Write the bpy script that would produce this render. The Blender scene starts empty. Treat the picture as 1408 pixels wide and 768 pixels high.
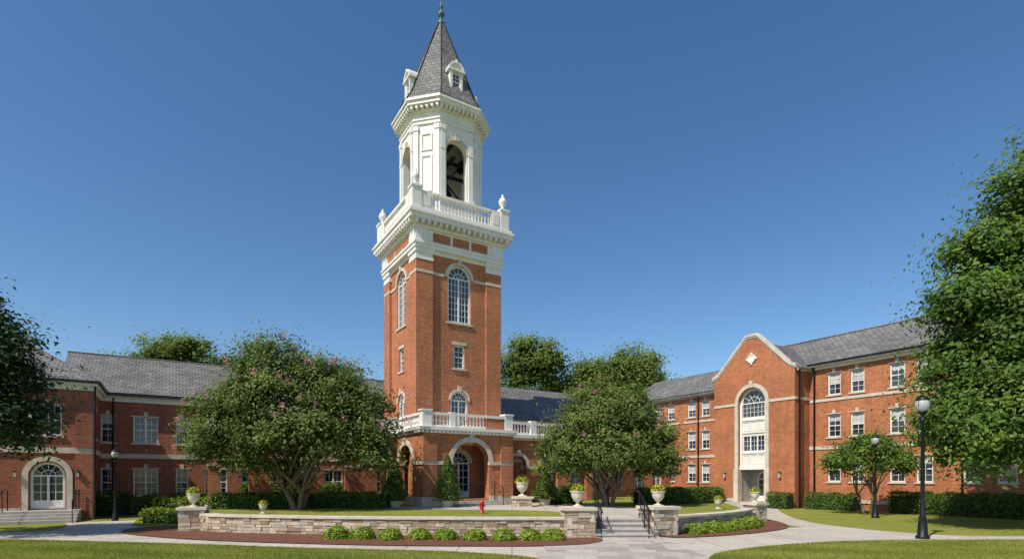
import bpy, math, random
import numpy as np
from mathutils import Vector, Matrix
from mathutils.geometry import tessellate_polygon
random.seed(7); rng=np.random.default_rng(7)
pi=math.pi
col=bpy.context.scene.collection
# ------------------------------------------------------------ materials
MAT={}
def newmat(name):
    m=bpy.data.materials.new(name); m.use_nodes=True
    nt=m.node_tree; nt.nodes.clear()
    out=nt.nodes.new('ShaderNodeOutputMaterial'); p=nt.nodes.new('ShaderNodeBsdfPrincipled')
    nt.links.new(p.outputs[0],out.inputs[0]); MAT[name]=m
    return m,nt,p,out
def N(nt,t,**k):
    n=nt.nodes.new(t)
    for a,b in k.items():
        if a.startswith('_'): setattr(n,a[1:],b)
        else: n.inputs[a.replace('~',' ')].default_value=b
    return n
def mixc(nt,fac,a,b,mode='MIX'):
    m=nt.nodes.new('ShaderNodeMix'); m.data_type='RGBA'; m.blend_type=mode
    for v,s in ((fac,0),(a,6),(b,7)):
        if hasattr(v,'is_linked') or hasattr(v,'links'): nt.links.new(v,m.inputs[s])
        elif s==0: m.inputs[0].default_value=v
        else: m.inputs[s].default_value=(*v,1)
    return m.outputs[2]
def ramp(nt,v,a,b):
    r=nt.nodes.new('ShaderNodeMapRange'); r.inputs[1].default_value=a; r.inputs[2].default_value=b
    nt.links.new(v,r.inputs[0]); return r.outputs[0]
def noise(nt,scale,detail=4,coord='Object',rough=.55,stretch=None):
    tc=nt.nodes.new('ShaderNodeTexCoord'); n=N(nt,'ShaderNodeTexNoise',Scale=scale,Detail=detail,Roughness=rough)
    if stretch:
        mp=nt.nodes.new('ShaderNodeMapping'); mp.inputs['Scale'].default_value=stretch; nt.links.new(tc.outputs[coord],mp.inputs[0]); nt.links.new(mp.outputs[0],n.inputs[0])
    else: nt.links.new(tc.outputs[coord],n.inputs[0])
    return n.outputs[0]
def bump(nt,p,h,st=.3,dist=.02):
    b=N(nt,'ShaderNodeBump',Strength=st,Distance=dist); nt.links.new(h,b.inputs['Height']); nt.links.new(b.outputs[0],p.inputs['Normal'])
def simple(name,c1,c2=None,rough=.6,metal=0,scale=3,bs=0,bd=.01,fine=40,streak=0):
    m,nt,p,o=newmat(name); c2=c2 or tuple(x*.8 for x in c1)
    n=noise(nt,scale,6); f=ramp(nt,n,.35,.65); c=mixc(nt,f,c1,c2)
    if streak:
        s=ramp(nt,noise(nt,1.0,6,'Object',.7,(4.5,4.5,.7)),.5,.8); c=mixc(nt,s,c,tuple(x*(1-streak)*k for x,k in zip(c2,(1,.97,.9))))
    nt.links.new(c,p.inputs['Base Color'])
    p.inputs['Roughness'].default_value=rough; p.inputs['Metallic'].default_value=metal
    if bs: bump(nt,p,noise(nt,fine,5),bs,bd)
    return m
def bricky(name,c1,c2,mc,bw,rh,ms,big=(.75,1.1),rough=.85,bs=.4,bd=.01,offs=.5,streak=.0):
    m,nt,p,o=newmat(name)
    uv=nt.nodes.new('ShaderNodeUVMap')
    b=N(nt,'ShaderNodeTexBrick',Scale=1.0); b.offset=offs
    b.inputs['Color1'].default_value=(*c1,1); b.inputs['Color2'].default_value=(*c2,1); b.inputs['Mortar'].default_value=(*mc,1)
    b.inputs['Mortar Size'].default_value=ms; b.inputs['Brick Width'].default_value=bw; b.inputs['Row Height'].default_value=rh
    b.inputs['Mortar Smooth'].default_value=.2; b.inputs['Bias'].default_value=-.1
    nt.links.new(uv.outputs[0],b.inputs['Vector'])
    n1=noise(nt,.45,6,'Object',.65); f=ramp(nt,n1,.3,.7)
    g=mixc(nt,f,(big[0],)*3,(big[1],)*3)
    c=mixc(nt,1.0,b.outputs['Color'],g,'MULTIPLY')
    n2=noise(nt,7,4); g2=mixc(nt,ramp(nt,n2,.3,.7),(.82,.82,.84),(1.12,1.1,1.06))
    c=mixc(nt,1.0,c,g2,'MULTIPLY')
    if streak:
        g3=mixc(nt,ramp(nt,noise(nt,1.0,6,'Object',.7,(2.2,2.2,.35)),.45,.75),(1.04,1.04,1.04),(1-streak,)*3); c=mixc(nt,1.0,c,g3,'MULTIPLY')
    nt.links.new(c,p.inputs['Base Color']); p.inputs['Roughness'].default_value=rough
    p.inputs['Specular IOR Level'].default_value=.25
    inv=N(nt,'ShaderNodeMath',_operation='SUBTRACT'); inv.inputs[0].default_value=1; nt.links.new(b.outputs['Fac'],inv.inputs[1])
    bump(nt,p,inv.outputs[0],bs,bd)
    return m
bricky('brick',(.54,.165,.058),(.35,.092,.035),(.50,.32,.21),.225,.075,.010,streak=.18)
bricky('brick_shaded',(.38,.105,.048),(.24,.062,.034),(.34,.21,.15),.225,.075,.010,streak=.2)  # darker copy of brick; left hall's shade is partly put into its colour
bricky('slate',(.205,.20,.195),(.125,.124,.125),(.055,.055,.056),.34,.26,.016,(.78,1.25),.7,.8,.02)
bricky('concrete',(.52,.475,.41),(.475,.43,.37),(.22,.195,.165),1.5,1.5,.015,(.82,1.08),.9,.3,.01,0)
simple('white',(.83,.81,.77),(.75,.73,.68),.5,0,1.2,streak=.12)
simple('stone',(.66,.59,.49),(.52,.46,.37),.8,0,2.5,.25,streak=.15)
simple('wood_white',(.80,.79,.76),(.74,.73,.70),.4,0,2)
simple('shade',(.55,.56,.55),(.42,.44,.46),.25,0,.7)
simple('dark_inside',(.03,.028,.026),(.018,.018,.018),.9)
simple('plaster',(.42,.34,.26),(.34,.27,.2),.9)
simple('bronze',(.05,.045,.035),(.03,.04,.035),.4,.7)
simple('copper_green',(.10,.19,.14),(.05,.10,.08),.6,.3,6)
simple('iron',(.018,.02,.022),(.012,.013,.014),.4,.4)
simple('bark',(.22,.16,.11),(.11,.08,.06),.9,0,8,.6,.02)
simple('mulch',(.22,.08,.037),(.085,.032,.02),.95,0,14,.9,.04,30)
simple('hydrant_red',(.45,.03,.025),(.38,.02,.02),.4)
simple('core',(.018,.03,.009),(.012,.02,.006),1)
simple('step_stone',(.44,.42,.38),(.35,.33,.30),.85,0,3,.3)
m,nt,p,o=newmat('glass'); n=noise(nt,.9,2)
nt.links.new(mixc(nt,ramp(nt,n,.4,.6),(.012,.018,.026),(.05,.07,.09)),p.inputs['Base Color'])
p.inputs['Roughness'].default_value=.04; p.inputs['Specular IOR Level'].default_value=.9; bump(nt,p,noise(nt,1.6,1),.06,.02)
m,nt,p,o=newmat('globe'); p.inputs['Base Color'].default_value=(.42,.43,.42,1); p.inputs['Roughness'].default_value=.15
def tinted(name,stops,rough=.85,bs=.5,bd=.02,fs=18,trans=0,spec=.3):
    m,nt,p,o=newmat(name)
    a=nt.nodes.new('ShaderNodeAttribute'); a.attribute_name='tint'
    r=nt.nodes.new('ShaderNodeValToRGB'); el=r.color_ramp.elements
    el[0].position=stops[0][0]; el[0].color=(*stops[0][1],1); el[1].position=stops[-1][0]; el[1].color=(*stops[-1][1],1)
    for s in stops[1:-1]:
        e=el.new(s[0]); e.color=(*s[1],1)
    nt.links.new(a.outputs['Fac'],r.inputs[0])
    c=r.outputs[0]
    if bs:
        c=mixc(nt,1.0,c,mixc(nt,ramp(nt,noise(nt,fs*.4,5),.3,.7),(.8,.8,.8),(1.12,1.1,1.08)),'MULTIPLY')
        bump(nt,p,noise(nt,fs,5),bs,bd)
    nt.links.new(c,p.inputs['Base Color']); p.inputs['Roughness'].default_value=rough
    p.inputs['Specular IOR Level'].default_value=spec
    if trans:
        t=nt.nodes.new('ShaderNodeBsdfTranslucent'); nt.links.new(mixc(nt,1.0,c,(1.5,1.6,.6),'MULTIPLY'),t.inputs[0])
        mx=nt.nodes.new('ShaderNodeMixShader'); mx.inputs[0].default_value=trans
        nt.links.new(p.outputs[0],mx.inputs[1]); nt.links.new(t.outputs[0],mx.inputs[2]); nt.links.new(mx.outputs[0],o.inputs[0])
    return m
tinted('fieldstone',[(0,(.27,.19,.12)),(.35,(.46,.36,.25)),(.7,(.60,.51,.39)),(1,(.38,.36,.32))])
tinted('flagstone',[(0,(.30,.275,.245)),(.5,(.41,.375,.33)),(1,(.50,.45,.39))],.9,.3,.01)
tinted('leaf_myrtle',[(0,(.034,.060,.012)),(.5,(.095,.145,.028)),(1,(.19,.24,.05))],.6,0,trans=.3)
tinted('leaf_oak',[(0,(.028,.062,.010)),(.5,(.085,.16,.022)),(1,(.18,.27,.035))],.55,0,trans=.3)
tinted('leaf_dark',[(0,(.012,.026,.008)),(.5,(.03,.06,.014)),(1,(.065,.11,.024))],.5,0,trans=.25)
tinted('leaf_far',[(0,(.045,.08,.018)),(.5,(.115,.165,.036)),(1,(.20,.25,.06))],.7,0,trans=.35,spec=.1)
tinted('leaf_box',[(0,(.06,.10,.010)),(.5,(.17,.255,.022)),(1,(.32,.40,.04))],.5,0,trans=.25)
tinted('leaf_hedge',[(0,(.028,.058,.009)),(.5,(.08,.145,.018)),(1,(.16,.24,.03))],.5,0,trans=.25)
tinted('petal_pink',[(0,(.60,.17,.30)),(1,(.80,.40,.52))],.6,0,trans=.3)
tinted('petal_yellow',[(0,(.75,.45,.03)),(1,(.85,.65,.10))],.6,0,trans=.3)
tinted('blade',[(0,(.11,.145,.022)),(.5,(.24,.275,.045)),(1,(.42,.39,.11))],.6,0,trans=.3)
m,nt,p,o=newmat('grass')
f1=ramp(nt,noise(nt,.35,6,'Object',.6),.35,.65); f2=ramp(nt,noise(nt,9,6,'Object',.75),.3,.7)
c=mixc(nt,f1,(.20,.245,.045),(.29,.29,.07)); c=mixc(nt,1.0,c,mixc(nt,f2,(.65,.68,.6),(1.2,1.15,1.1)),'MULTIPLY')
nt.links.new(c,p.inputs['Base Color']); p.inputs['Roughness'].default_value=.95; p.inputs['Specular IOR Level'].default_value=.1
bump(nt,p,noise(nt,35,6,'Object',.8),.8,.04)

# ------------------------------------------------------------ mesh builder
PM={}
class MB:
    def __init__(s): s.parts={}
    def add(s,part,verts,faces,mat=None,tint=None):
        d=s.parts.setdefault(part,dict(v=[],f=[],t=[],m=mat or PM.get(part,'white')))
        o=len(d['v']); d['v'].extend([tuple(v) for v in verts]); d['f'].extend([tuple(i+o for i in f) for f in faces])
        d['t'].extend([tint if tint is not None else .5]*len(faces))
    def box(s,part,x0,x1,y0,y1,z0,z1,mat=None,tint=None):
        v=[(x,y,z) for z in(z0,z1) for x,y in((x0,y0),(x1,y0),(x1,y1),(x0,y1))]
        s.add(part,v,[(0,3,2,1),(4,5,6,7),(0,1,5,4),(1,2,6,5),(2,3,7,6),(3,0,4,7)],mat,tint)
    def prism(s,part,poly,z0,z1,poly2=None,mat=None,caps=True):
        n=len(poly); p2=poly2 or poly
        v=[(x,y,z0) for x,y in poly]+[(x,y,z1) for x,y in p2]
        f=[(i,(i+1)%n,n+(i+1)%n,n+i) for i in range(n)]
        if caps: f+= [tuple(range(n))[::-1],tuple(range(n,2*n))]
        s.add(part,v,f,mat)
    def lathe(s,part,cx,cy,z0,prof,seg=14,mat=None,tint=None):
        v=[];f=[]
        for r,z in prof:
            for i in range(seg):
                a=2*pi*i/seg; v.append((cx+r*math.cos(a),cy+r*math.sin(a),z0+z))
        for k in range(len(prof)-1):
            for i in range(seg):
                j=(i+1)%seg; f.append((k*seg+i,k*seg+j,(k+1)*seg+j,(k+1)*seg+i))
        f.append(tuple(range((len(prof)-1)*seg,len(prof)*seg)))
        s.add(part,v,f,mat,tint)
    def tube(s,part,pts,rad,seg=7,mat=None):
        v=[];f=[];P=[Vector(p) for p in pts]
        if not hasattr(rad,'__len__'): rad=[rad]*len(P)
        for k,p in enumerate(P):
            d=(P[min(k+1,len(P)-1)]-P[max(k-1,0)]).normalized()
            a=d.cross(Vector((0,0,1)) if abs(d.z)<.95 else Vector((1,0,0))).normalized(); b=d.cross(a)
            for i in range(seg):
                t=2*pi*i/seg; v.append(p+(a*math.cos(t)+b*math.sin(t))*rad[k])
        for k in range(len(P)-1):
            for i in range(seg):
                j=(i+1)%seg; f.append((k*seg+i,k*seg+j,(k+1)*seg+j,(k+1)*seg+i))
        f.append(tuple(range(seg))[::-1]); f.append(tuple(range((len(P)-1)*seg,len(P)*seg)))
        s.add(part,v,f,mat)
    def slab(s,part,q,t=.12,mat=None):
        n=len(q); v=list(q)+[(a,b,c-t) for a,b,c in q]
        s.add(part,v,[tuple(range(n)),tuple(range(n,2*n))[::-1]]+[(i,(i+1)%n,n+(i+1)%n,n+i) for i in range(n)],mat)
def mkmesh(name,d,smooth=False):
    me=bpy.data.meshes.new(name); me.from_pydata(d['v'],[],d['f'])
    me.materials.append(MAT[d['m']]); me.update()
    uv=me.uv_layers.new(name='UVMap'); buf=np.empty(len(me.loops)*2,dtype=np.float32); V=d['v']
    z=Vector((0,0,1))
    for p in me.polygons:
        n=p.normal
        if abs(n.z)>.985: t=Vector((1,0,0)); b=Vector((0,1,0))
        else: t=z.cross(n).normalized(); b=n.cross(t)
        for li in p.loop_indices:
            c=V[me.loops[li].vertex_index]
            buf[2*li]=c[0]*t.x+c[1]*t.y+c[2]*t.z; buf[2*li+1]=c[0]*b.x+c[1]*b.y+c[2]*b.z
    uv.data.foreach_set('uv',buf)
    a=me.attributes.new('tint','FLOAT','FACE'); a.data.foreach_set('value',np.array(d['t'],dtype=np.float32))
    if smooth: me.polygons.foreach_set('use_smooth',[True]*len(me.polygons))
    return me
def empty(name,loc=(0,0,0),rz=0):
    e=bpy.data.objects.new(name,None); e.location=loc; e.rotation_euler=(0,0,rz); e.empty_display_size=.3; col.objects.link(e); return e
def build(name,mb,loc=(0,0,0),rz=0,single=False,smooth=()):
    if single and len(mb.parts)==1:
        d=list(mb.parts.values())[0]; ob=bpy.data.objects.new(name,mkmesh(name,d,bool(smooth))); ob.location=loc; ob.rotation_euler=(0,0,rz); col.objects.link(ob); return ob
    e=empty(name,loc,rz)
    for k,d in mb.parts.items():
        ob=bpy.data.objects.new(k,mkmesh(k,d,k in smooth)); ob.parent=e; col.objects.link(ob)
    return e
# ------------------------------------------------------------ facade tools
class F:
    def __init__(s,o,d,n): s.o=o;s.d=d;s.n=n
    def p(s,a,z,dep=0): return (s.o[0]+s.d[0]*a-s.n[0]*dep, s.o[1]+s.d[1]*a-s.n[1]*dep, z)
def fbox(mb,part,f,s0,s1,z0,z1,d0,d1,mat=None,tint=None):
    v=[f.p(a,z,d) for z in(z0,z1) for a,d in((s0,d0),(s1,d0),(s1,d1),(s0,d1))]
    mb.add(part,v,[(0,3,2,1),(4,5,6,7),(0,1,5,4),(1,2,6,5),(2,3,7,6),(3,0,4,7)],mat,tint)
def arc(c,z,r,n=16,a0=0,a1=pi): return [(c+r*math.cos(a0+(a1-a0)*i/n),z+r*math.sin(a0+(a1-a0)*i/n)) for i in range(n+1)]
def outline(c,w,z0,z1,arch,ins=0):
    h=w/2-ins
    if arch: return [(c-h,z0+ins),(c+h,z0+ins)]+arc(c,z1,h)
    return [(c-h,z0+ins),(c+h,z0+ins),(c+h,z1-ins),(c-h,z1-ins)]
def ring(mb,part,f,out,inn,df,db,closed=True,mat=None):
    n=len(out); v=[f.p(a,z,df) for a,z in out]+[f.p(a,z,df) for a,z in inn]+[f.p(a,z,db) for a,z in out]+[f.p(a,z,db) for a,z in inn]
    fs=[]
    for i in range(n if closed else n-1):
        j=(i+1)%n; fs+=[(i,j,n+j,n+i),(i,2*n+i,2*n+j,j),(n+i,n+j,3*n+j,3*n+i)]
    if not closed: fs+=[(0,n,3*n,2*n),(n-1,2*n-1,4*n-1,3*n-1)]
    mb.add(part,v,fs,mat)
def fill(mb,part,f,loops,dep=0,mat=None):
    pts=[q for l in loops for q in l]
    tr=tessellate_polygon([[Vector((a,z,0)) for a,z in l] for l in loops])
    mb.add(part,[f.p(a,z,dep) for a,z in pts],[tuple(t) for t in tr],mat)
def radial(mb,part,f,c,z,r0,r1,ang,t,d0,d1,mat=None):
    ca,sa=math.cos(ang),math.sin(ang); q=[]
    for r,s in((r0,-1),(r1,-1),(r1,1),(r0,1)): q.append((c+r*ca-s*t/2*sa,z+r*sa+s*t/2*ca))
    v=[f.p(a,b,d0) for a,b in q]+[f.p(a,b,d1) for a,b in q]
    mb.add(part,v,[(0,1,2,3),(0,4,5,1),(2,6,7,3),(1,5,6,2),(3,7,4,0)],mat)
def window(mb,f,c,w,z0,z1,arch=False,cols=2,rows=4,fr=.06,dep=.17,shade=0,mull=0,sill=True,head='flat',trim=0,door=False,panel=None,key=True,rail=True,reveal='walls'):
    O=outline(c,w,z0,z1,arch)
    ring(mb,'window_frames',f,O,outline(c,w,z0,z1,arch,fr),dep-.09,dep)
    fill(mb,'glazing',f,[outline(c,w,z0,z1,arch,fr*.6)],dep-.012)
    h=w/2-fr; top=z1 if arch else z1-fr; bot=z0+fr
    if door: fbox(mb,'window_frames',f,c-h,c+h,bot,bot+.28,dep-.05,dep-.015); bot+=.28
    k=.022
    if shade>0:
        zz=top-(top-bot)*shade; fbox(mb,'window_shades',f,c-h+.01,c+h-.01,zz,top,dep-.02,dep-.014)
    for i in range(1,cols):
        x=c-h+2*h*i/cols; fbox(mb,'window_frames',f,x-k/2,x+k/2,bot,top,dep-.045,dep-.011)
    for i in range(1,rows):
        z=bot+(top-bot)*i/rows; fbox(mb,'window_frames',f,c-h,c+h,z-k/2,z+k/2,dep-.043,dep-.0105)
    if rail and not door:
        z=(bot+top)/2; fbox(mb,'window_frames',f,c-h,c+h,z-.03,z+.03,dep-.06,dep-.009)
    for i in range(mull):
        x=c-h+2*h*(i+1)/(mull+1); fbox(mb,'window_frames',f,x-.045,x+.045,z0+fr,top,dep-.08,dep-.008)
    if arch:
        fbox(mb,'window_frames',f,c-h,c+h,z1-.035,z1+.035,dep-.075,dep-.007)
        r1=h
        ring(mb,'window_frames',f,arc(c,z1,r1*.5+.015),arc(c,z1,r1*.5-.015),dep-.046,dep-.01,False)
        for a in range(1,6): radial(mb,'window_frames',f,c,z1,0 if a in(2,4) else r1*.5,r1,pi*a/6,k,dep-.044,dep-.01)
        if trim:
            ring(mb,'trim',f,arc(c,z1,w/2+trim,20),arc(c,z1,w/2,20),-.05,.01,False)
            if key: fbox(mb,'trim',f,c-.1,c+.1,z1+w/2-.03,z1+w/2+trim+.14,-.10,.0)
    elif head=='flat': fbox(mb,'trim',f,c-w/2-.1,c+w/2+.1,z1,z1+.16,-.025,.06)
    elif head=='key':
        fbox(mb,'trim',f,c-.09,c+.09,z1+.002,z1+.26,-.05,.02); fbox(mb,'trim',f,c-w/2-.1,c+w/2+.1,z1,z1+.05,-.02,.06)
    if sill: fbox(mb,'trim',f,c-w/2-.09,c+w/2+.09,z0-.09,z0,-.07,dep-.02)
    return O
def facade(mb,f,poly,wins,part='walls'):
    holes=[]
    for w in wins:
        w=dict(w); k=w.pop('open',None)
        if k is not None:
            O=outline(w['c'],w['w'],w['z0'],w['z1'],w.get('arch',True)); dep=k
            if w.get('trim'):
                c,z1,ww,t=w['c'],w['z1'],w['w'],w['trim']
                if w.get('arch',True):
                    ring(mb,'trim',f,arc(c,z1,ww/2+t,20),arc(c,z1,ww/2,20),-.05,.02,False)
                    fbox(mb,'trim',f,c-.13,c+.13,z1+ww/2-.05,z1+ww/2+t+.12,-.12,.0)
        else: O=window(mb,f,**w); dep=w.get('dep',.17)
        holes.append(O); n=len(O)
        mb.add(part,[f.p(a,z,0) for a,z in O]+[f.p(a,z,dep) for a,z in O],[(i,(i+1)%n,n+(i+1)%n,n+i) for i in range(n)])
    fill(mb,part,f,[poly]+holes)
def R(w,z0,z1,s0=0): return [(s0,z0),(s0+w,z0),(s0+w,z1),(s0,z1)]
BAL=[(.045,0),(.05,.05),(.03,.1),(.062,.28),(.03,.5),(.05,.58),(.05,.62)]
def balustrade(mb,f,s0,s1,z,h,dep0,dep1,sp=.2,part='balustrade'):
    fbox(mb,part,f,s0,s1,z,z+.12,dep0,dep1); fbox(mb,part,f,s0,s1,z+h-.12,z+h,dep0-.03,dep1+.03)
    n=max(1,int((s1-s0)/sp)); sc=(h-.24)/.62
    for i in range(n):
        x,y,_=f.p(s0+(i+.5)*(s1-s0)/n,0,(dep0+dep1)/2)
        mb.lathe(part,x,y,z+.12,[(r*1.1,q*sc) for r,q in BAL],6)
URN=[(.17,0),(.17,.05),(.06,.1),(.05,.16),(.13,.22),(.22,.34),(.25,.46),(.25,.52),(.29,.56),(.29,.6),(.23,.6),(.2,.54)]
FIN=[(.16,0),(.16,.06),(.08,.12),(.07,.18),(.19,.34),(.2,.48),(.13,.62),(.06,.68),(.07,.74),(.02,.84)]
def cham(cx,cy,h,c):
    q=h-c
    return [(cx-q,cy-h),(cx+q,cy-h),(cx+h,cy-q),(cx+h,cy+q),(cx+q,cy+h),(cx-q,cy+h),(cx-h,cy+q),(cx-h,cy-q)]
def edges(poly):
    r=[]; n=len(poly)
    for i in range(n):
        a=poly[i];b=poly[(i+1)%n]; L=math.hypot(b[0]-a[0],b[1]-a[1]); d=((b[0]-a[0])/L,(b[1]-a[1])/L)
        r.append((F(a,d,(d[1],-d[0])),L))
    return r
def sq(x0,x1,y0,y1): return [(x0,y0),(x1,y0),(x1,y1),(x0,y1)]
def modill(mb,part,poly,z0,z1,proj,w,sp):
    for f,L in edges(poly):
        n=int(L/sp)
        for i in range(n+1):
            s=(i+.0)*(L-w)/n; fbox(mb,part,f,s,s+w,z0,z1,-proj,.02)
for k,v in dict(walls='brick',roof='slate',window_frames='wood_white',glazing='glass',window_shades='shade',trim='stone',balustrade='white',
    gutters='iron',cornice='white',interior='dark_inside',floor='step_stone').items(): PM[k]=v
O0=(-5.04,29,0); RZ=math.radians(31.5)
# ============================================================ BELL TOWER
T=MB(); S=5.2
g0,g1=.16,5.04; GL=g1-g0; gc=GL/2
fr=[F((g0,g0),(1,0),(0,-1)),F((g0,g0),(0,1),(-1,0)),F((g1,g0),(0,1),(1,0)),F((g0,g1),(1,0),(0,1))]
for i,f in enumerate(fr):
    ws=[dict(c=gc,w=1.42,z0=10.45,z1=12.9,arch=True,cols=6,rows=7,mull=1,trim=.16,fr=.1,rail=False),
        dict(c=gc,w=.66,z0=7.95,z1=9.25,cols=2,rows=4,head='flat',fr=.08)]
    ws.append(dict(c=gc,w=1.05,z0=4.75,z1=6.2,arch=True,cols=4,rows=4,mull=1,trim=.12,rail=False,fr=.09))
    if i==0: ws.append(dict(c=gc,w=1.3,z0=.87,z1=2.75,arch=True,cols=4,rows=4,mull=1,trim=.12,door=True,sill=False))
    facade(T,f,R(GL,-.3,14.1),ws)
    for s0,s1 in((.8,gc-.88),(gc+.88,GL-.8)): fbox(T,'trim',f,s0,s1,12.84,12.98,-.04,.05)
    fbox(T,'cornice',f,.8,GL-.8,13.9,14.1,-.05,.02)
for cx in(0,1):
    for cy in(0,1):
        x0=.02 if cx==0 else S-.02-.95; y0=.02 if cy==0 else S-.02-.95
        w_=.95
        T.box('walls',x0,x0+w_,y0,y0+w_,-.3,13.5)
        T.box('cornice',x0-.03,x0+w_+.03,y0-.03,y0+w_+.03,13.5,13.68); T.box('cornice',x0,x0+w_,y0,y0+w_,13.68,14.0)
        T.box('cornice',x0-.07,x0+w_+.07,y0-.07,y0+w_+.07,13.88,14.1)
        T.box('trim',x0-.02,x0+w_+.02,y0-.02,y0+w_+.02,12.82,12.96)
def sqb(part,o,z0,z1): T.prism(part,sq(-o,S+o,-o,S+o),z0,z1)
sqb('cornice',.1,14.1,14.3); sqb('cornice',.15,14.3,14.42); sqb('cornice',.04,14.42,15.1)
for f,L in edges(sq(-.04,S+.04,-.04,S+.04)):
    for a,b in((1.0,2.0),(2.15,3.13),(3.28,4.28)): fbox(T,'walls',f,a,b,14.52,14.98,-.03,.0)
    for a in(.0,L-.7): fbox(T,'cornice',f,a,a+.7,14.42,15.1,-.06,.0)
sqb('cornice',.16,15.1,15.25); modill(T,'cornice',sq(-.17,S+.17,-.17,S+.17),15.25,15.45,.28,.14,.33)
sqb('cornice',.14,15.25,15.5); sqb('cornice',.48,15.45,15.7); sqb('cornice',.55,15.7,15.82); sqb('cornice',.44,15.82,16.0)
for f,L in edges(sq(-.3,S+.3,-.3,S+.3)):
    fbox(T,'balustrade',f,.5,1.15,16.0,17.0,.03,.27); fbox(T,'balustrade',f,L-1.15,L-.5,16.0,17.0,.03,.27)
    balustrade(T,f,1.15,L-1.15,16.0,1.0,.04,.24,.2)
    for a in(.55,L-1.1): fbox(T,'balustrade',f,a+.08,a+.47,16.25,16.8,.0,.03)
for x in(-.3,S-.2):
    for y in(-.3,S-.2):
        T.box('balustrade',x-.01,x+.51,y-.01,y+.51,15.99,17.1); T.box('balustrade',x-.06,x+.56,y-.06,y+.56,17.1,17.2)
        T.lathe('urn_finials',x+.25,y+.25,17.2,[(r*1.15,z*1.15) for r,z in FIN],14,'white')
C=2.6; P1=cham(C,C,2.1,1.1)
T.prism('belfry_walls',cham(C,C,2.22,1.15),15.9,17.15,mat='white'); T.prism('belfry_walls',cham(C,C,2.3,1.18),17.15,17.27,mat='white')
for i,(f,L) in enumerate(edges(P1)):
    if i%2==0:
        facade(T,f,R(L,17.2,21.4),[dict(c=L/2,w=1.26,z0=17.3,z1=20.05,open=.4,trim=.14)],'belfry_walls')
        fb=F(f.p(0,0,.4)[:2],f.d,f.n); fill(T,'belfry_walls',fb,[R(L-.2,17.2,21.4,.1),outline(L/2,1.26,17.3,20.05,True)])
        for a in(.02,L-.28): 
            fbox(T,'belfry_walls',f,a,a+.26,17.27,21.3,-.09,.02); fbox(T,'belfry_walls',f,a-.03,a+.29,17.27,17.5,-.12,.02); fbox(T,'belfry_walls',f,a-.03,a+.29,21.05,21.3,-.13,.02)
            fbox(T,'belfry_walls',f,a-.02,a+.28,19.98,20.1,-.11,.02)
    else:
        fill(T,'belfry_walls',f,[R(L,17.2,21.4)])
        for a in(.02,L-.3):
            fbox(T,'belfry_walls',f,a,a+.28,17.27,21.3,-.09,.02); fbox(T,'belfry_walls',f,a-.02,a+.3,17.27,17.5,-.12,.02); fbox(T,'belfry_walls',f,a-.02,a+.3,21.05,21.3,-.13,.02)
        for z0,z1 in((17.7,19.7),(19.95,20.9)):
            ring(T,'belfry_walls',f,R(L-.9,z0,z1,.45),R(L-1.06,z0+.08,z1-.08,.53),-.05,.01)
T.prism('belfry_floor',cham(C,C,1.95,1.0),17.0,17.29,mat='step_stone'); T.prism('belfry_floor',cham(C,C,1.95,1.0),21.2,21.3,mat='dark_inside')
T.prism('cornice',cham(C,C,2.16,1.12),21.4,21.6); T.prism('cornice',cham(C,C,2.2,1.13),21.6,21.68); T.prism('cornice',cham(C,C,2.12,1.11),21.68,22.05)
T.prism('cornice',cham(C,C,2.22,1.14),22.05,22.15); modill(T,'cornice',cham(C,C,2.22,1.14),22.12,22.3,.25,.12,.27)
T.prism('cornice',cham(C,C,2.2,1.14),22.15,22.3); T.prism('cornice',cham(C,C,2.52,1.3),22.3,22.5); T.prism('cornice',cham(C,C,2.6,1.34),22.5,22.6); T.prism('cornice',cham(C,C,2.5,1.3),22.6,22.72)
BELL=[(.62,0),(.6,.06),(.5,.2),(.42,.5),(.36,.8),(.2,.95),(.05,1.0)]
T.lathe('bells',C,C,18.6,BELL,20,'bronze'); 
for dx,dy in((-1,.8),(1,-.8),(-.9,-.9)): T.lathe('bells',C+dx,C+dy,19.9,[(r*.6,z*.6) for r,z in BELL],16,'bronze')
for z in(19.7,20.55): T.box('bell_frame',C-1.8,C+1.8,C-.08,C+.08,z,z+.14,'iron'); T.box('bell_frame',C-.08,C+.08,C-1.8,C+1.8,z+.15,z+.29,'iron')
T.tube('bell_frame',[(C-1.5,C-1.0,17.3),(C+1.2,C-.2,20.5)],.05,6); T.tube('bell_frame',[(C+1.5,C-1.0,17.3),(C-1.2,C-.2,20.5)],.05,6)
lv=[(22.72,2.55),(22.95,2.4),(23.3,2.2),(24.3,1.82),(25.8,1.25),(27.5,.6),(28.75,.12)]
for (z0,h0),(z1,h1) in zip(lv,lv[1:]): T.prism('spire_roof',cham(C,C,h0,h0*.55),z0,z1,cham(C,C,h1,h1*.55),'slate',caps=False)
for sx in range(8):
    pts=[(*cham(C,C,h+.01,(h+.01)*.55)[sx],z+.01) for z,h in lv]; T.tube('hip_rolls',pts,.035,5,'iron')
T.lathe('finial',C,C,28.6,[(.2,0),(.22,.12),(.1,.2),(.08,.42),(.17,.5),(.2,.6),(.17,.72),(.07,.8),(.05,.95),(.1,1.02),(.11,1.1),(.06,1.2),(.02,1.45)],14,'copper_green')
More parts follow.
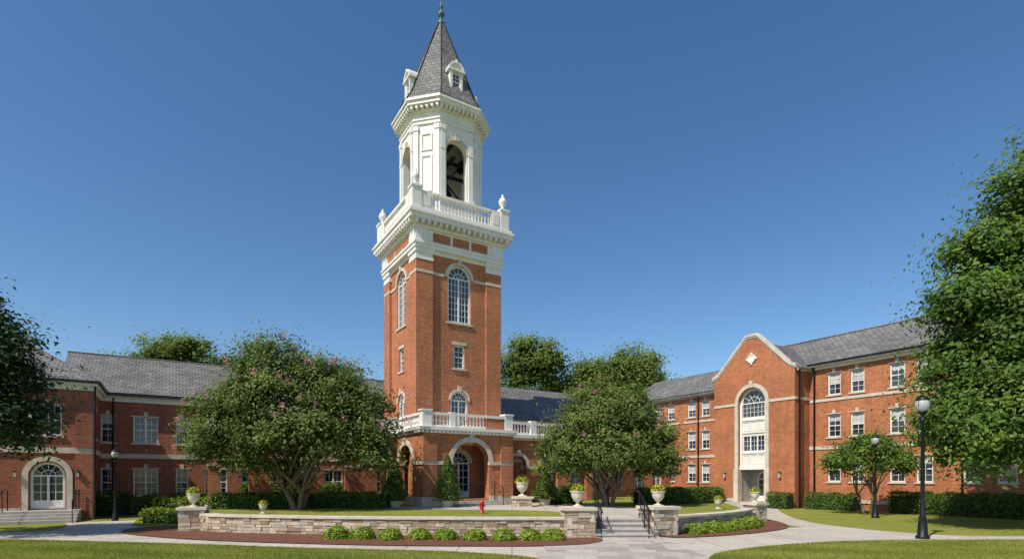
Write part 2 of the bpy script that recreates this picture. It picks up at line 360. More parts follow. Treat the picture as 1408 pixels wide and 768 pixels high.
for f in (F((C,C-2.05),(1,0),(0,-1)),F((C-2.05,C),(0,1),(-1,0)),F((C+2.05,C),(0,1),(1,0)),F((C,C+2.05),(1,0),(0,1))):
    hw=.38; z_=.12
    poly=[(-hw,23.15),(hw,23.15),(hw,24.5+z_)]+arc(0,24.5+z_,hw,8)[1:-1]+[(-hw,24.5+z_)]
    O=window(T,f,0,.44,23.5,24.45,True,2,4,.04,.1,sill=False)
    fill(T,'dormers',f,[poly,O],mat='white'); n=len(O)
    T.add('dormers',[f.p(a,z,0) for a,z in O]+[f.p(a,z,.1) for a,z in O],[(i,(i+1)%n,n+(i+1)%n,n+i) for i in range(n)])
    n=len(poly); T.add('dormers',[f.p(a,z,0) for a,z in poly]+[f.p(a,z,1.3) for a,z in poly],[(i,(i+1)%n,n+(i+1)%n,n+i) for i in range(n)])
    ring(T,'dormers',f,arc(0,24.5+z_,.48,10),arc(0,24.5+z_,.36,10),-.1,.5,False)
    fbox(T,'dormers',f,-.5,.5,24.42+z_,24.52+z_,-.12,.4); fbox(T,'dormers',f,-.46,.46,23.05,23.2,-.08,.5)
    fbox(T,'dormers',f,-.06,.06,24.86+z_,25.04+z_,-.12,.1)
    for a in(-.38,.26): fbox(T,'dormers',f,a,a+.12,23.2,24.42+z_,-.05,.02)
X0,X1,Y0,Y1=-.35,4.85,-1.75,4.6
fF=F((X0,Y0),(1,0),(0,-1)); W=X1-X0; PC=W/2+.1
facade(T,fF,R(W,-.3,4.25),[dict(c=PC,w=2.15,z0=.86,z1=2.75,open=.55,trim=.24)])
fL=F((X0,Y0),(0,1),(-1,0)); LL=Y1-Y0
facade(T,fL,R(LL,-.3,4.25),[dict(c=2.3,w=1.9,z0=.86,z1=2.75,open=.3,trim=.24),dict(c=5.0,w=1.5,z0=.86,z1=2.75,open=.22,trim=.2)])
fR=F((X1,Y0),(0,1),(1,0)); facade(T,fR,R(1.9,-.3,4.25),[])
T.box('floor',X0+.02,X1-.02,Y0+.02,0,-.2,.85); T.box('floor',X0+.01,0,-.0,Y1,-.2,.849)
T.box('porch_ceiling',X0+.05,X1-.05,Y0+.05,-.01,4.1,4.2,'plaster')
for f,L in((fF,W),(fL,LL)):
    ops=[PC] if f is fF else [2.3,5.0]; ww=[2.15] if f is fF else [1.9,1.5]
    s=0.0
    for c,w_ in zip(ops,ww): fbox(T,'trim',f,s-.03,c-w_/2+.02,2.62,2.8,-.06,.3); s=c+w_/2-.02
    fbox(T,'trim',f,s,L+.03 if f is fF else L,2.62,2.8,-.06,.2)
    fbox(T,'trim',f,-.03,L+.03,.5,1.0,-.06,.02) if f is fL else None
for a,b in((-.04,PC-1.08),(PC+1.08,W+.04)): fbox(T,'trim',fF,a,b,.5,1.0,-.06,.02)
for a in (0,W-.75):
    fbox(T,'walls',fF,a,a+.75,1.0,2.6,-.09,.0); fbox(T,'walls',fF,a,a+.75,2.8,4.24,-.09,.0)
T.prism('cornice',sq(X0-.1,X1+.1,Y0-.1,-.003),4.2,4.35); T.prism('cornice',sq(X0-.1,-.003,Y0-.1,Y1+.1),4.203,4.352)
T.prism('cornice',sq(X0-.24,X1+.24,Y0-.24,.0),4.35,4.5); T.prism('cornice',sq(X0-.24,.0,Y0-.24,Y1+.2),4.353,4.502)
modill(T,'cornice',sq(X0-.1,X1+.1,Y0-.1,Y1)[:2]+[(X1+.1,Y0+.5),(X0-.1,Y0+.5)],4.22,4.35,.12,.08,.22)
fb=F((X0,Y0),(1,0),(0,-1))
balustrade(T,fb,.5,1.5,4.5,.75,.05,.23,.18); fbox(T,'balustrade',fb,1.5,1.8,4.5,5.3,0,.3); balustrade(T,fb,1.8,W-1.6,4.5,.75,.05,.23,.18)
fbox(T,'walls',fb,W-1.6,W-.45,4.5,5.1,.04,.25); fbox(T,'balustrade',fb,W-1.6,W-.45,5.1,5.24,0,.28)
for a in(0,W-.45): fbox(T,'balustrade',fb,a,a+.48,4.5,5.3,-.02,.46); fbox(T,'balustrade',fb,a-.05,a+.53,5.3,5.38,-.07,.5)
balustrade(T,fL,.5,LL-.5,4.5,.75,.05,.23,.18); fbox(T,'balustrade',fL,LL-.5,LL,4.5,5.35,0,.4)
T.box('steps',.7,4.1,Y0-.45,Y0-.002,-.2,.75,'step_stone'); T.box('steps',.6,4.2,Y0-.85,Y0-.45,-.2,.65,'step_stone')
for x in(1.1,3.7):
    T.tube('handrails',[(x,Y0-1.0,.55),(x,Y0-1.0,1.4),(x,Y0-.1,1.75),(x,Y0-.1,.8)],.025,6,'iron')
build('bell_tower',T,O0,RZ,smooth=('finial','bells','urn_finials'))
# ============================================================ CONNECTING BUILDING
B=MB()
for q in (dict(x0=4.85,x1=11.5,y=-.55),dict(x0=-9.5,x1=-.35,y=2.0)):
    f=F((q['x0'],q['y']),(1,0),(0,-1)); w=q['x1']-q['x0']; n=int(w/1.9)
    cs=[(i+.5)*w/n for i in range(n)]
    facade(B,f,R(w,-.3,4.1),[dict(c=c,w=1.25,z0=.6,z1=2.6,open=.4,trim=.18) for c in cs])
    fbox(B,'cornice',f,-.0,w,4.1,4.22,-.1,.4); fbox(B,'cornice',f,0,w,4.22,4.4,-.25,3.0)
    s=0
    for c in cs+[None]:
        e=(c-.62) if c else w
        fbox(B,'trim',f,s,e,2.48,2.62,-.05,.2); s=(c+.62) if c else w
    balustrade(B,f,.1,w-.1,4.4,.75,.05,.23,.2)
    for i in range(n+1):
        a=min(max(i*w/n-.2,0.02),w-.42); fbox(B,'balustrade',f,a,a+.4,4.4,5.25,0,.35)
    fbox(B,'floor',f,0,w,-.3,.58,.02,3.0)
f=F((4.5,5.0),(1,0),(0,-1)); ws=[]
for i in range(9):
    c=1.6+i*2.1; ws+=[dict(c=c,w=1.0,z0=3.6,z1=5.0,cols=4,rows=4,mull=1),dict(c=c,w=1.0,z0=1.1,z1=2.6,cols=4,rows=4,mull=1)]
facade(B,f,R(20,-.3,6.0),ws); fbox(B,'trim',f,0,20,3.0,3.2,-.05,.02); fbox(B,'cornice',f,0,20,5.75,6.0,-.2,.02)
B.slab('roof',[(4.0,4.6,6.0),(26,4.6,6.0),(26,9.3,8.9),(4.0,9.3,8.9)]); B.slab('roof',[(4.0,14,6.0),(26,14,6.0),(26,9.3,8.9),(4.0,9.3,8.9)])
B.box('walls',4.5,24.4,5.9,13.5,-.3,5.9)
build('connecting_arcade_building',B,O0,RZ)
# ============================================================ LEFT BUILDING
B=MB(); PM['walls']='brick_shaded'
f=F((-14.2,9.2),(1,0),(0,-1)); ws=[]; 
for i,c in enumerate([.35,2.05,3.77,5.48,7.13,8.8,10.5,12.2,13.9,15.6]):
    dbl=i%2==1; k=dict(w=1.15 if dbl else .62,cols=4 if dbl else 2,rows=4,mull=1 if dbl else 0,head='key')
    ws+=[dict(c=c,z0=3.85,z1=5.3,shade=random.choice([0,.0,.3,.5]),**k),dict(c=c,z0=.95,z1=2.45,**k)]
facade(B,f,R(18.5,-.3,6.1),ws)
fbox(B,'trim',f,0,18.5,3.0,3.25,-.06,.02); fbox(B,'trim',f,0,18.5,.3,.5,-.06,.02)
fbox(B,'cornice',f,0,18.5,6.05,6.25,-.12,.02); fbox(B,'cornice',f,0,18.5,6.25,6.38,-.3,.02); fbox(B,'gutters',f,0,18.5,6.38,6.5,-.42,-.25)
B.slab('roof',[(-16,8.8,6.42),(4.3,8.8,6.42),(4.3,13.2,9.2),(-16,13.2,9.2)]); B.slab('roof',[(-16,17.6,6.42),(4.3,17.6,6.42),(4.3,13.2,9.2),(-16,13.2,9.2)])
fill(B,'walls',F((-15.9,9.2),(0,1),(-1,0)),[[(0,6.0),(8,6.0),(8,6.4),(4,8.98),(0,6.4)]])
B.tube('ridge_cap',[(-16.05,13.2,9.2),(4.3,13.2,9.2)],.07,6,'slate')
fe=F((4.3,9.2),(0,1),(1,0)); fill(B,'walls',fe,[[(0,-.3),(8,-.3),(8,6.3),(4,9.0),(0,6.3)]])
B.box('walls',-14,4.2,10,17.2,-.3,6.2)
x0=-20; f=F((x0,5.3),(1,0),(0,-1)); w=5.8
facade(B,f,R(w,-.3,6.1),[dict(c=4.25,w=1.25,z0=.55,z1=2.05,arch=True,cols=4,rows=3,mull=1,door=True,sill=False,trim=.0,fr=.1),
   dict(c=4.25,w=1.0,z0=3.9,z1=5.3,cols=4,rows=4,mull=1,head='key'),dict(c=2.0,w=1.0,z0=3.9,z1=5.3,cols=4,rows=4,mull=1,head='key'),dict(c=1.6,w=.9,z0=1.0,z1=2.4,cols=4,rows=4,mull=1,head='key')])
ring(B,'trim',f,[(4.25+.9,.5)]+arc(4.25,2.05,.9,20)+[(4.25-.9,.5)],[(4.25+.68,.5)]+arc(4.25,2.05,.68,20)+[(4.25-.68,.5)],-.1,.01,False)
for a,b in ((0,4.25-.95),(4.25+.95,w)): fbox(B,'trim',f,a,b,.4,.6,-.05,.02)
fs=F((-14.2,5.3),(0,1),(1,0)); facade(B,fs,R(3.9,-.3,6.1),[dict(c=2.2,w=.6,z0=3.9,z1=5.3,head='key')])
for z0,z1,o in((3.1,3.35,.07),(6.05,6.25,.12),(6.25,6.38,.3)):
    B.box('cornice' if z0>4 else 'trim',x0,-14.2+o,5.3-o,9.15,z0,z1)
B.box('gutters',x0,-14.2+.42,5.3-.42,9.1,6.385,6.5); 
B.box('walls',-14.75,-14.08,5.18,5.8,-.3,3.09); B.box('walls',-14.75,-14.08,5.18,5.8,3.36,6.04)
z=6.5; o=.42; xa,xb,ya=-20-o,-14.2+o,5.3-o
B.slab('roof',[(xa,ya,z),(xb,ya,z),(-17.1,8.2,8.7)],.06); B.slab('roof',[(xb,ya,z),(xb,13.2,z),(-17.1,13.2,8.7),(-17.1,8.2,8.7)],.06); B.slab('roof',[(xa,ya,z),(xa,13.2,z),(-17.1,13.2,8.7),(-17.1,8.2,8.7)],.06)
B.box('walls',-20,-14.3,5.8,13,-.3,6.0)
for x in(-14.0,): B.tube('downspout',[(x,5.1,6.3),(x,5.1,0)],.05,6,'iron')
B.tube('downspout',[(-13.6,9.1,6.3),(-13.6,9.1,0)],.05,6,'iron')
B.box('steps',-17.2,-14.5,4.2,5.2,-.2,.5,'step_stone'); 
for i in range(3): B.box('steps',-17.2,-14.5,3.9-.3*i,4.2-.3*i,-.2,.375-.125*i,'step_stone')
for x in(-17.1,-14.6): B.tube('handrails',[(x,3.1,0),(x,3.1,.95),(x,4.2,1.4),(x,5.1,1.4),(x,5.1,.5)],.025,6,'iron'); B.tube('handrails',[(x,4.2,1.4),(x,4.2,.5)],.02,6,'iron')
for s in(-16.86,-14.64): B.box('wall_lanterns',s-.045,s+.045,5.09,5.17,2.0,2.22,'globe'); B.box('lantern_caps',s-.06,s+.06,5.06,5.19,2.22,2.27,'iron'); B.box('lantern_caps',s-.05,s+.05,5.08,5.19,1.97,2.0,'iron')
build('brick_hall',B,O0,RZ)
# ============================================================ RIGHT BUILDING
B=MB(); PM['walls']='brick'
fw=F((24.5,-22),(0,1),(-1,0)); L=22-6.8; ws=[]
for y in(-8.35,-9.73,-11.9,-13.25,-15.4,-16.8,-19,-20.4):
    for z0,z1 in((7.15,8.55),(4.5,5.95),(1.7,3.2)):
        ws.append(dict(c=y+22,w=.8,z0=z0,z1=z1,cols=2,rows=4,fr=.075,shade=random.choice([.45,.5,.8,.3]),head='key'))
facade(B,fw,R(L,-.3,9.0),ws)
for z0,z1,d in((6.78,6.95,.05),(3.75,3.95,.05),(.4,.6,.06)): fbox(B,'trim',fw,0,L,z0,z1,-d,.02)
fbox(B,'cornice',fw,0,L,8.85,9.0,-.12,.02); fbox(B,'cornice',fw,0,L,9.0,9.12,-.3,.02); fbox(B,'gutters',fw,0,L,9.12,9.24,-.42,-.27)
B.slab('roof',[(24.1,-22.4,9.15),(24.1,-.9,9.15),(28.5,-.9,11.8),(28.5,-22.4,11.8)]); B.slab('roof',[(33,-22.4,9.15),(33,-.9,9.15),(28.5,-.9,11.8),(28.5,-22.4,11.8)])
B.tube('ridge_cap',[(28.5,-22.4,11.82),(28.5,-.9,11.82)],.08,6,'slate')
fill(B,'walls',F((24.3,-1.0),(1,0),(0,1)),[[(0,8.0),(8.4,8.0),(8.4,9.1),(4.2,11.65),(0,9.1)]])
B.box('walls',25.4,32.5,-21.9,-6.9,-.3,9.0)
B.tube('downspout',[(24.2,-15.0,9.1),(24.38,-15.0,8.7),(24.38,-15.0,0)],.05,6,'iron')
B.tube('downspout',[(24.2,-7.15,9.1),(24.38,-7.15,8.7),(24.38,-7.15,0)],.06,6,'iron')
fn=F((24.5,-.7),(0,1),(-1,0)); ws=[]
for y in(1.5,2.85,5.0,6.4,8.4):
    for z0,z1 in((6.75,7.95),(4.2,5.6),(1.6,3.0)): ws.append(dict(c=y+.7,w=.78,z0=z0,z1=z1,cols=2,rows=4,shade=.5,fr=.075,head='key'))
facade(B,fn,R(11,-.3,8.4),ws)
for z0,z1 in((6.3,6.45),(3.5,3.7)): fbox(B,'trim',fn,0,11,z0,z1,-.05,.02)
fbox(B,'cornice',fn,0,11,8.3,8.45,-.15,.02); fbox(B,'gutters',fn,0,11,8.45,8.58,-.38,-.1)
B.slab('roof',[(24.1,-.8,8.5),(24.1,10.6,8.5),(28.5,10.6,11.0),(28.5,-.8,11.0)]); B.slab('roof',[(33,-.8,8.5),(33,10.6,8.5),(28.5,10.6,11.0),(28.5,-.8,11.0)])
B.box('walls',25.4,32.5,-.8,10.2,-.3,8.3)
B.tube('downspout',[(24.38,2.1,8.4),(24.38,2.1,0)],.05,6,'iron')
px=22.8; fg=F((px,-6.8),(0,1),(-1,0)); W=6.1; c=W/2
poly=[(0,-.3),(W,-.3),(W,9.05),(W-.45,9.15),(c+.35,11.5),(c-.35,11.5),(.45,9.15),(0,9.05)]
O=outline(c,2.1,.3,7.05,True)
fill(B,'walls',fg,[poly,O]); n=len(O)
B.add('walls',[fg.p(a,z,0) for a,z in O]+[fg.p(a,z,.5) for a,z in O],[(i,(i+1)%n,n+(i+1)%n,n+i) for i in range(n)])
ring(B,'trim',fg,[(c+1.3,2.5)]+arc(c,7.05,1.3,24)+[(c-1.3,2.5)],[(c+1.05,2.5)]+arc(c,7.05,1.05,24)+[(c-1.05,2.5)],-.08,.02,False)
fbox(B,'trim',fg,c-.13,c+.13,8.08,8.55,-.14,0); fbox(B,'trim',fg,c-1.35,c-1.0,.0,2.55,-.14,.35); fbox(B,'trim',fg,c+1.0,c+1.35,.0,2.55,-.14,.35)
fi=F(fg.p(0,0,.22)[:2],fg.d,fg.n)
holes=[window(B,fi,c,1.85,6.05,7.05,True,6,3,.07,.1,sill=False,rail=False,mull=0),window(B,fi,c,1.7,3.75,4.85,False,6,3,.06,.1,sill=False,head=None,rail=False,mull=2)]
fill(B,'bay_panels',fi,[[(c-1.05,2.5),(c+1.05,2.5)]+arc(c,7.05,1.05,16)]+holes,mat='white')
for a in(c-1.02,c+.86): fbox(B,'bay_panels',fi,a,a+.16,2.5,7.0,-.07,.01)
fbox(B,'bay_panels',fi,c-1.04,c+1.04,2.5,2.75,-.12,.01); fbox(B,'bay_panels',fi,c-.86,c+.86,5.0,5.1,-.06,.01); fbox(B,'bay_panels',fi,c-.86,c+.86,5.85,5.98,-.08,.01); fbox(B,'bay_panels',fi,c-.86,c+.86,3.6,3.7,-.06,.01)
for i in range(3):
    a=c-.82+i*.56; ring(B,'bay_panels',fi,R(.5,5.17,5.8,a),R(.4,5.22,5.75,a+.05),-.03,.01); ring(B,'bay_panels',fi,R(.5,2.85,3.52,a),R(.4,2.9,3.47,a+.05),-.03,.01)
fd=F(fg.p(0,0,1.4)[:2],fg.d,fg.n); B.box('entrance_recess',px+.5,px+1.6,-6.8+c-1.05,-6.8+c+1.05,.0,.3,'step_stone')
fill(B,'entrance_recess',fd,[R(2.1,.3,2.5,c-1.05)],mat='plaster'); window(B,fd,c-.15,1.2,.32,1.85,True,2,3,.09,-.02,sill=False,door=True,mull=1)
for a in(c-1.05,c+1.05): B.add('entrance_recess',[fg.p(a,z,d) for z,d in((.3,.3),(2.5,.3),(2.5,1.4),(.3,1.4))],[(0,1,2,3)])
B.add('entrance_recess',[fg.p(a,2.5,d) for a,d in((c-1.05,.2),(c+1.05,.2),(c+1.05,1.4),(c-1.05,1.4))],[(0,1,2,3)])
fbox(B,'steps',fg,c-1.5,c+1.5,-.2,.29,-.9,.5,'step_stone'); fbox(B,'steps',fg,c-1.7,c+1.7,-.2,.15,-1.3,-.9,'step_stone')
top=[(W+.12,9.02),(W-.35,9.2),(c+.38,11.55),(c-.38,11.55),(.35,9.2),(-.12,9.02)]
out=[(W+.12,9.2),(W-.3,9.37),(c+.42,11.72),(c-.42,11.72),(.3,9.37),(-.12,9.2)]
ring(B,'coping',fg,out,top,-.1,.35,False,'stone'); 
ring(B,'cornice',fg,[(a,z) for a,z in top],[(a,z-.1) for a,z in top],-.04,.05,False)
fbox(B,'trim',fg,0,c-1.3,6.95,7.12,-.05,.02); fbox(B,'trim',fg,c+1.3,W,6.95,7.12,-.05,.02)
fbox(B,'trim',fg,0,c-1.35,.3,.5,-.06,.02); fbox(B,'trim',fg,c+1.35,W,.3,.5,-.06,.02)
circ=[(c+.24*math.cos(t*pi/10),10.05+.24*math.sin(t*pi/10)) for t in range(20)]; fill(B,'medallion',fg,[circ],-.06,'white')
ring(B,'medallion',fg,[(c+(a-c)*1.25,10.05+(z-10.05)*1.25) for a,z in circ],circ,-.1,.01)
for a,z in((0,.34),(0,-.34),(.34,0),(-.34,0)): fbox(B,'medallion',fg,c+a-.07,c+a+.07,10.05+z-.07,10.05+z+.07,-.08,.01)
for y,nn in((-6.8,(0,-1)),(-.7,(0,1))):
    f=F((px,y),(1,0),nn); facade(B,f,R(2.6,-.3,9.0),[]); fbox(B,'trim',f,0,1.68,6.951,7.121,-.05,.02); fbox(B,'cornice',f,.2,1.7,8.8,9.0,-.12,.02)
for ye,z in((-7.1,8.98),(-.4,8.98)):
    B.slab('roof',[(px+.2,ye,z),(px+.2,-3.75,11.35),(28.8,-3.75,11.35),(28.8,ye,z)],.08)
B.tube('downspout',[(px+.35,-6.92,8.9),(px+.35,-6.92,0)],.07,6,'iron')
for a in(c-2.1,c+2.1): fbox(B,'wall_lanterns',fg,a-.06,a+.06,1.95,2.25,-.18,-.06,'globe'); fbox(B,'lantern_caps',fg,a-.08,a+.08,2.25,2.31,-.2,0,'iron')
build('gabled_brick_hall',B,O0,RZ)

# ============================================================ GROUND
def smooth(pts,n=6,closed=True):
    P=[Vector(p) for p in pts]; r=[]; N_=len(P)
    for i in range(N_ if closed else N_-1):
        g=lambda k:P[k%N_] if closed else P[min(max(k,0),N_-1)]
        a,b,c_,d=g(i-1),g(i),g(i+1),g(i+2)
        for k in range(n):
            t=k/n; r.append(tuple(.5*((2*b)+(c_-a)*t+(2*a-5*b+4*c_-d)*t*t+(3*b-a-3*c_+d)*t**3)))
    if not closed: r.append(tuple(P[-1]))
    return r
def sheet(name,pts,z,mat):
    m=MB(); tr=tessellate_polygon([[Vector((a,b,0)) for a,b in pts]]); m.add(name,[(a,b,z) for a,b in pts],[tuple(t) for t in tr],mat)
    return build(name,m,single=True)
g=MB(); g.add('ground',[(-900,-600,0),(900,-600,0),(900,1200,0),(-900,1200,0)],[(0,1,2,3)],'grass'); build('ground',g,single=True)
lawnL=[(.9,10),(.85,12.6),(.5,13.7),(-.6,14.4),(-2.0,14.9),(-4.2,15.3),(-6.3,15.7),(-11.2,16.8),(-16.6,17.7),(-24,18.2)]
lawnR=[(4.5,10),(4.6,12.6),(5.0,13.9),(5.8,14.9),(8.2,16.4),(11.4,17.4),(16.2,17.6),(28,17.8)]
L1=smooth(lawnL,6,False); R1=smooth(lawnR,6,False)
back=smooth([(28,18.7),(17.4,18.6),(15.2,18.9),(13.9,20.2),(13.2,22.6),(13.3,25),(14.4,29),(16.6,34.5),(18,37)],5,False)
paving=L1+[(-24,19.6)]+smooth([(-19.5,19.6),(-17.2,20.4),(-18.2,22.6),(-19.6,24.2)],4,False)+[(-17.4,25.6)]+smooth([(-16.2,23.6),(-14.9,22.2),(-11,21.6)],4,False)+[(11.5,21.8)]+smooth([(11.7,26),(13.0,31),(15,37)],4,False)+back[::-1]+R1[::-1]
sheet('path',paving,.004,'concrete')
fl=MB(); y=10.6
while y<18.0:
    h=random.choice([.45,.6,.75]); x=.0
    xl=.95 if y<13 else (.6 if y<14 else .9); xr=4.5 if y<13.5 else 4.9
    x=xl
    while x<xr-.2:
        w=min(random.uniform(.5,1.1),xr-x); 
        if xr-x-w<.3: w=xr-x
        fl.box('flagstone_plaza',x+.012,x+w-.012,y+.012,y+h-.012,.005,.014+random.random()*.004,'flagstone',random.random()); x+=w
    y+=h
build('flagstone_plaza',fl,single=True)
bedL=smooth([(-12.6,22.3),(-14.6,21.6),(-14.0,19.8),(-12.2,18.5),(-9.2,17.2),(-4.4,16.1),(-.3,15.8),(1.8,16.1),(2.75,17.0),(2.8,18.0),(2.2,19.0),(-3,19.4),(-8,20)],6)
sheet('mulch_bed',bedL,.03,'mulch')
bedR=smooth([(4.9,18.9),(5.4,18.1),(7.4,18.8),(9.9,20.6),(11.3,22.6),(11.9,25.6),(11.2,27),(9.6,24),(7,21.5),(5.2,20)],6)
sheet('mulch_bed',bedR,.03,'mulch')
TZ=.55
top=[(-12.2,21.2),(-10.6,20.1),(-7.6,19.4),(-5,19.0),(-2.5,18.75),(1.7,18.6),(2.5,18.75),(2.75,19.6),(4.6,19.6),(5.5,19.8),(7.7,21.3),(9.3,22.9),(10.5,24.6),(11.2,28),(12.5,33),(13,42),(8,60),(-20,60),(-19,36),(-15,27)]
wallv=13
bot=[]
cx,cy=-1,30
for i,(a,b) in enumerate(top):
    if i<wallv: bot.append((a,b))
    else:
        d=Vector((a-cx,b-cy)).normalized(); bot.append((a+d.x*1.3,b+d.y*1.3))
m=MB(); tr=tessellate_polygon([[Vector((a,b,0)) for a,b in top]]); m.add('terrace_lawn',[(a,b,TZ) for a,b in top],[tuple(t) for t in tr],'grass')
n=len(top); m.add('terrace_lawn',[(a,b,TZ) for a,b in top]+[(a,b,-.02) for a,b in bot],[(i,(i+1)%n,n+(i+1)%n,n+i) for i in range(n)])
build('terrace_lawn',m,single=True)
sheet('path',smooth([(2.6,19.55),(4.7,19.55),(5.6,22),(6,25.5),(4.6,28.5),(2.5,31),(-1,29.2),(-4.9,27),(-6,25.6),(-3,24.6),(1,23.8),(2.2,22)],5),TZ+.004,'concrete')
# ============================================================ STONE WALLS
def stones(m,pts,z0,z1,dep=.0,thick=.35,name='stones',closed=False):
    P=[Vector(p) for p in pts]; ds=[0]
    for a,b in zip(P,P[1:]): ds.append(ds[-1]+(b-a).length)
    Ltot=ds[-1]
    def at(s):
        s=min(max(s,0),Ltot-1e-4)
        for i in range(len(P)-1):
            if s<=ds[i+1]: break
        t=(s-ds[i])/(ds[i+1]-ds[i]); d=(P[i+1]-P[i]).normalized()
        return P[i].lerp(P[i+1],t),Vector((d.y,-d.x))
    z=z0
    while z<z1-.03:
        h=min(random.choice([.09,.12,.15]),z1-z)
        if z1-z-h<.05: h=z1-z
        s=0
        while s<Ltot-.02:
            w=min(random.uniform(.16,.5),Ltot-s)
            if Ltot-s-w<.1: w=Ltot-s
            a,na=at(s+.007); b,nb=at(s+w-.007); j=random.uniform(-.015,.028)
            q=[a+na*j,b+nb*j,b-nb*thick,a-na*thick]
            g_=.006
            v=[(p.x,p.y,z+g_) for p in q]+[(p.x,p.y,z+h-g_) for p in q]
            m.add(name,v,[(0,3,2,1),(4,5,6,7),(0,1,5,4),(1,2,6,5),(2,3,7,6),(3,0,4,7)],'fieldstone',random.random())
            s+=w
        z+=h
    nn=max(2,int(Ltot/.5)); 
    for i in range(nn):
        a,na=at(i*Ltot/nn); b,nb=at((i+1)*Ltot/nn-.001)
        q=[a-na*.03,b-nb*.03,b-nb*(thick-.02),a-na*(thick-.02)]
        v=[(p.x,p.y,z0) for p in q]+[(p.x,p.y,z1-.004) for p in q]
        m.add('mortar',v,[(4,5,6,7),(0,1,5,4),(1,2,6,5),(2,3,7,6),(3,0,4,7)],'stone')
    return at,Ltot
def retaining(name,pts,z1):
    m=MB(); at,L=stones(m,pts,-.05,z1,thick=.4); n=int(L/.9)
    for i in range(n):
        a,na=at(i*L/n+.004); b,nb=at((i+1)*L/n-.004)
        q=[a+na*.06,b+nb*.06,b-nb*.46,a-na*.46]
        v=[(p.x,p.y,z1) for p in q]+[(p.x,p.y,z1+.075) for p in q]
        m.add('coping',v,[(0,3,2,1),(4,5,6,7),(0,1,5,4),(1,2,6,5),(2,3,7,6),(3,0,4,7)],'stone')
    build(name,m)
retaining('stone_retaining_wall',smooth([(-11.5,20.45),(-10.6,19.75),(-7.6,19.05),(-5,18.65),(-2.5,18.42),(0,18.32),(1.75,18.3)],5,False),.58)
retaining('stone_retaining_wall',smooth([(5.6,19.4),(7.7,20.9),(9.4,22.5),(10.6,24.3)],5,False),.55)
def pier(name,x,y,w,z1,rot=0):
    m=MB(); h=w/2
    c=[(-h,-h),(h,-h),(h,h),(-h,h),(-h,-h)]
    for a,b in zip(c,c[1:]): stones(m,[a,b],-.05,z1,thick=.2)
    m.box('cap',-h-.07,h+.07,-h-.07,h+.07,z1,z1+.1,'stone')
    build(name,m,(x,y,0),rot)
pier('stone_pier',-11.95,20.75,.85,.78,.35); pier('stone_pier',2.2,18.5,.95,.9,.1); pier('stone_pier',5.05,19.1,.95,.9,.35); pier('stone_pier',10.9,24.8,.7,.75,.5)
st=MB()
for i in range(4):
    st.box('stone_steps',2.72,4.6,17.95+.36*i,19.7,-.02,.1375*(i+1)-.04,'step_stone'); st.box('stone_steps',2.72,4.6,17.92+.36*i,18.34+.36*i if i<3 else 19.7,.1375*(i+1)-.038,.1375*(i+1),'step_stone')
build('stone_steps',st,single=True)
def leafpoly(name,Cn,Nr,size,tint,mat,aspect=.5,parent=None,single=False):
    n=len(Cn); Nr=Nr/(np.linalg.norm(Nr,axis=1,keepdims=True)+1e-9)
    t=np.cross(Nr,rng.normal(size=(n,3))); t/=np.linalg.norm(t,axis=1,keepdims=True)+1e-9; b=np.cross(Nr,t)
    s=size[:,None]; V=np.stack([Cn-t*s,Cn+b*s*aspect+Nr*s*.15,Cn+t*s,Cn-b*s*aspect+Nr*s*.15],1).reshape(-1,3)
    return rawmesh(name,V,4,tint,mat,parent)
def rawmesh(name,V,k,tint,mat,parent=None):
    me=bpy.data.meshes.new(name); nv=len(V); nf=nv//k
    me.vertices.add(nv); me.vertices.foreach_set('co',V.astype(np.float32).ravel())
    me.loops.add(nv); me.loops.foreach_set('vertex_index',np.arange(nv,dtype=np.int32))
    me.polygons.add(nf); me.polygons.foreach_set('loop_start',np.arange(0,nv,k,dtype=np.int32)); 
    me.update(calc_edges=True); me.validate()
    a=me.attributes.new('tint','FLOAT','FACE'); a.data.foreach_set('value',np.clip(tint,0,1).astype(np.float32))
    me.materials.append(MAT[mat]); ob=bpy.data.objects.new(name,me); col.objects.link(ob)
    if parent: ob.parent=parent
    return ob
def unit(n):
    d=rng.normal(size=(n,3)); return d/np.linalg.norm(d,axis=1,keepdims=True)
def clumps(lobes,nc,per,crad,size,zb=.3,shell=.55,loose=.2):
    lobes=np.array(lobes,float); w=(lobes[:,3]*lobes[:,4]*lobes[:,5])**(2/3); w/=w.sum()
    k=rng.choice(len(lobes),nc,p=w); d=unit(nc); d[:,2]=np.where(d[:,2]<-.5,-d[:,2],d[:,2])
    r=rng.uniform(shell**2,1.0,nc)**.5; r*=rng.uniform(.86,1.13,nc)
    Cc=lobes[k,:3]+d*r[:,None]*lobes[k,3:6]
    tc=rng.normal(0,.16,nc); cr=crad*rng.uniform(.45,1.4,nc)
    idx=np.repeat(np.arange(nc),per); n=len(idx)
    off=rng.normal(size=(n,3))*cr[idx][:,None]*.5; off[:,2]*=.7
    lo=rng.uniform(size=n)<loose; off[lo]*=1.9
    P=Cc[idx]+off
    nr=d[idx]*.45+rng.normal(size=(n,3))*.45+np.array([-.18,-.22,.5])+off*.6
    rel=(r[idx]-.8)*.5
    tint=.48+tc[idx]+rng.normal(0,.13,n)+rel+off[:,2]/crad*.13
    return P,nr,size*rng.uniform(.6,1.3,n),tint,Cc,d
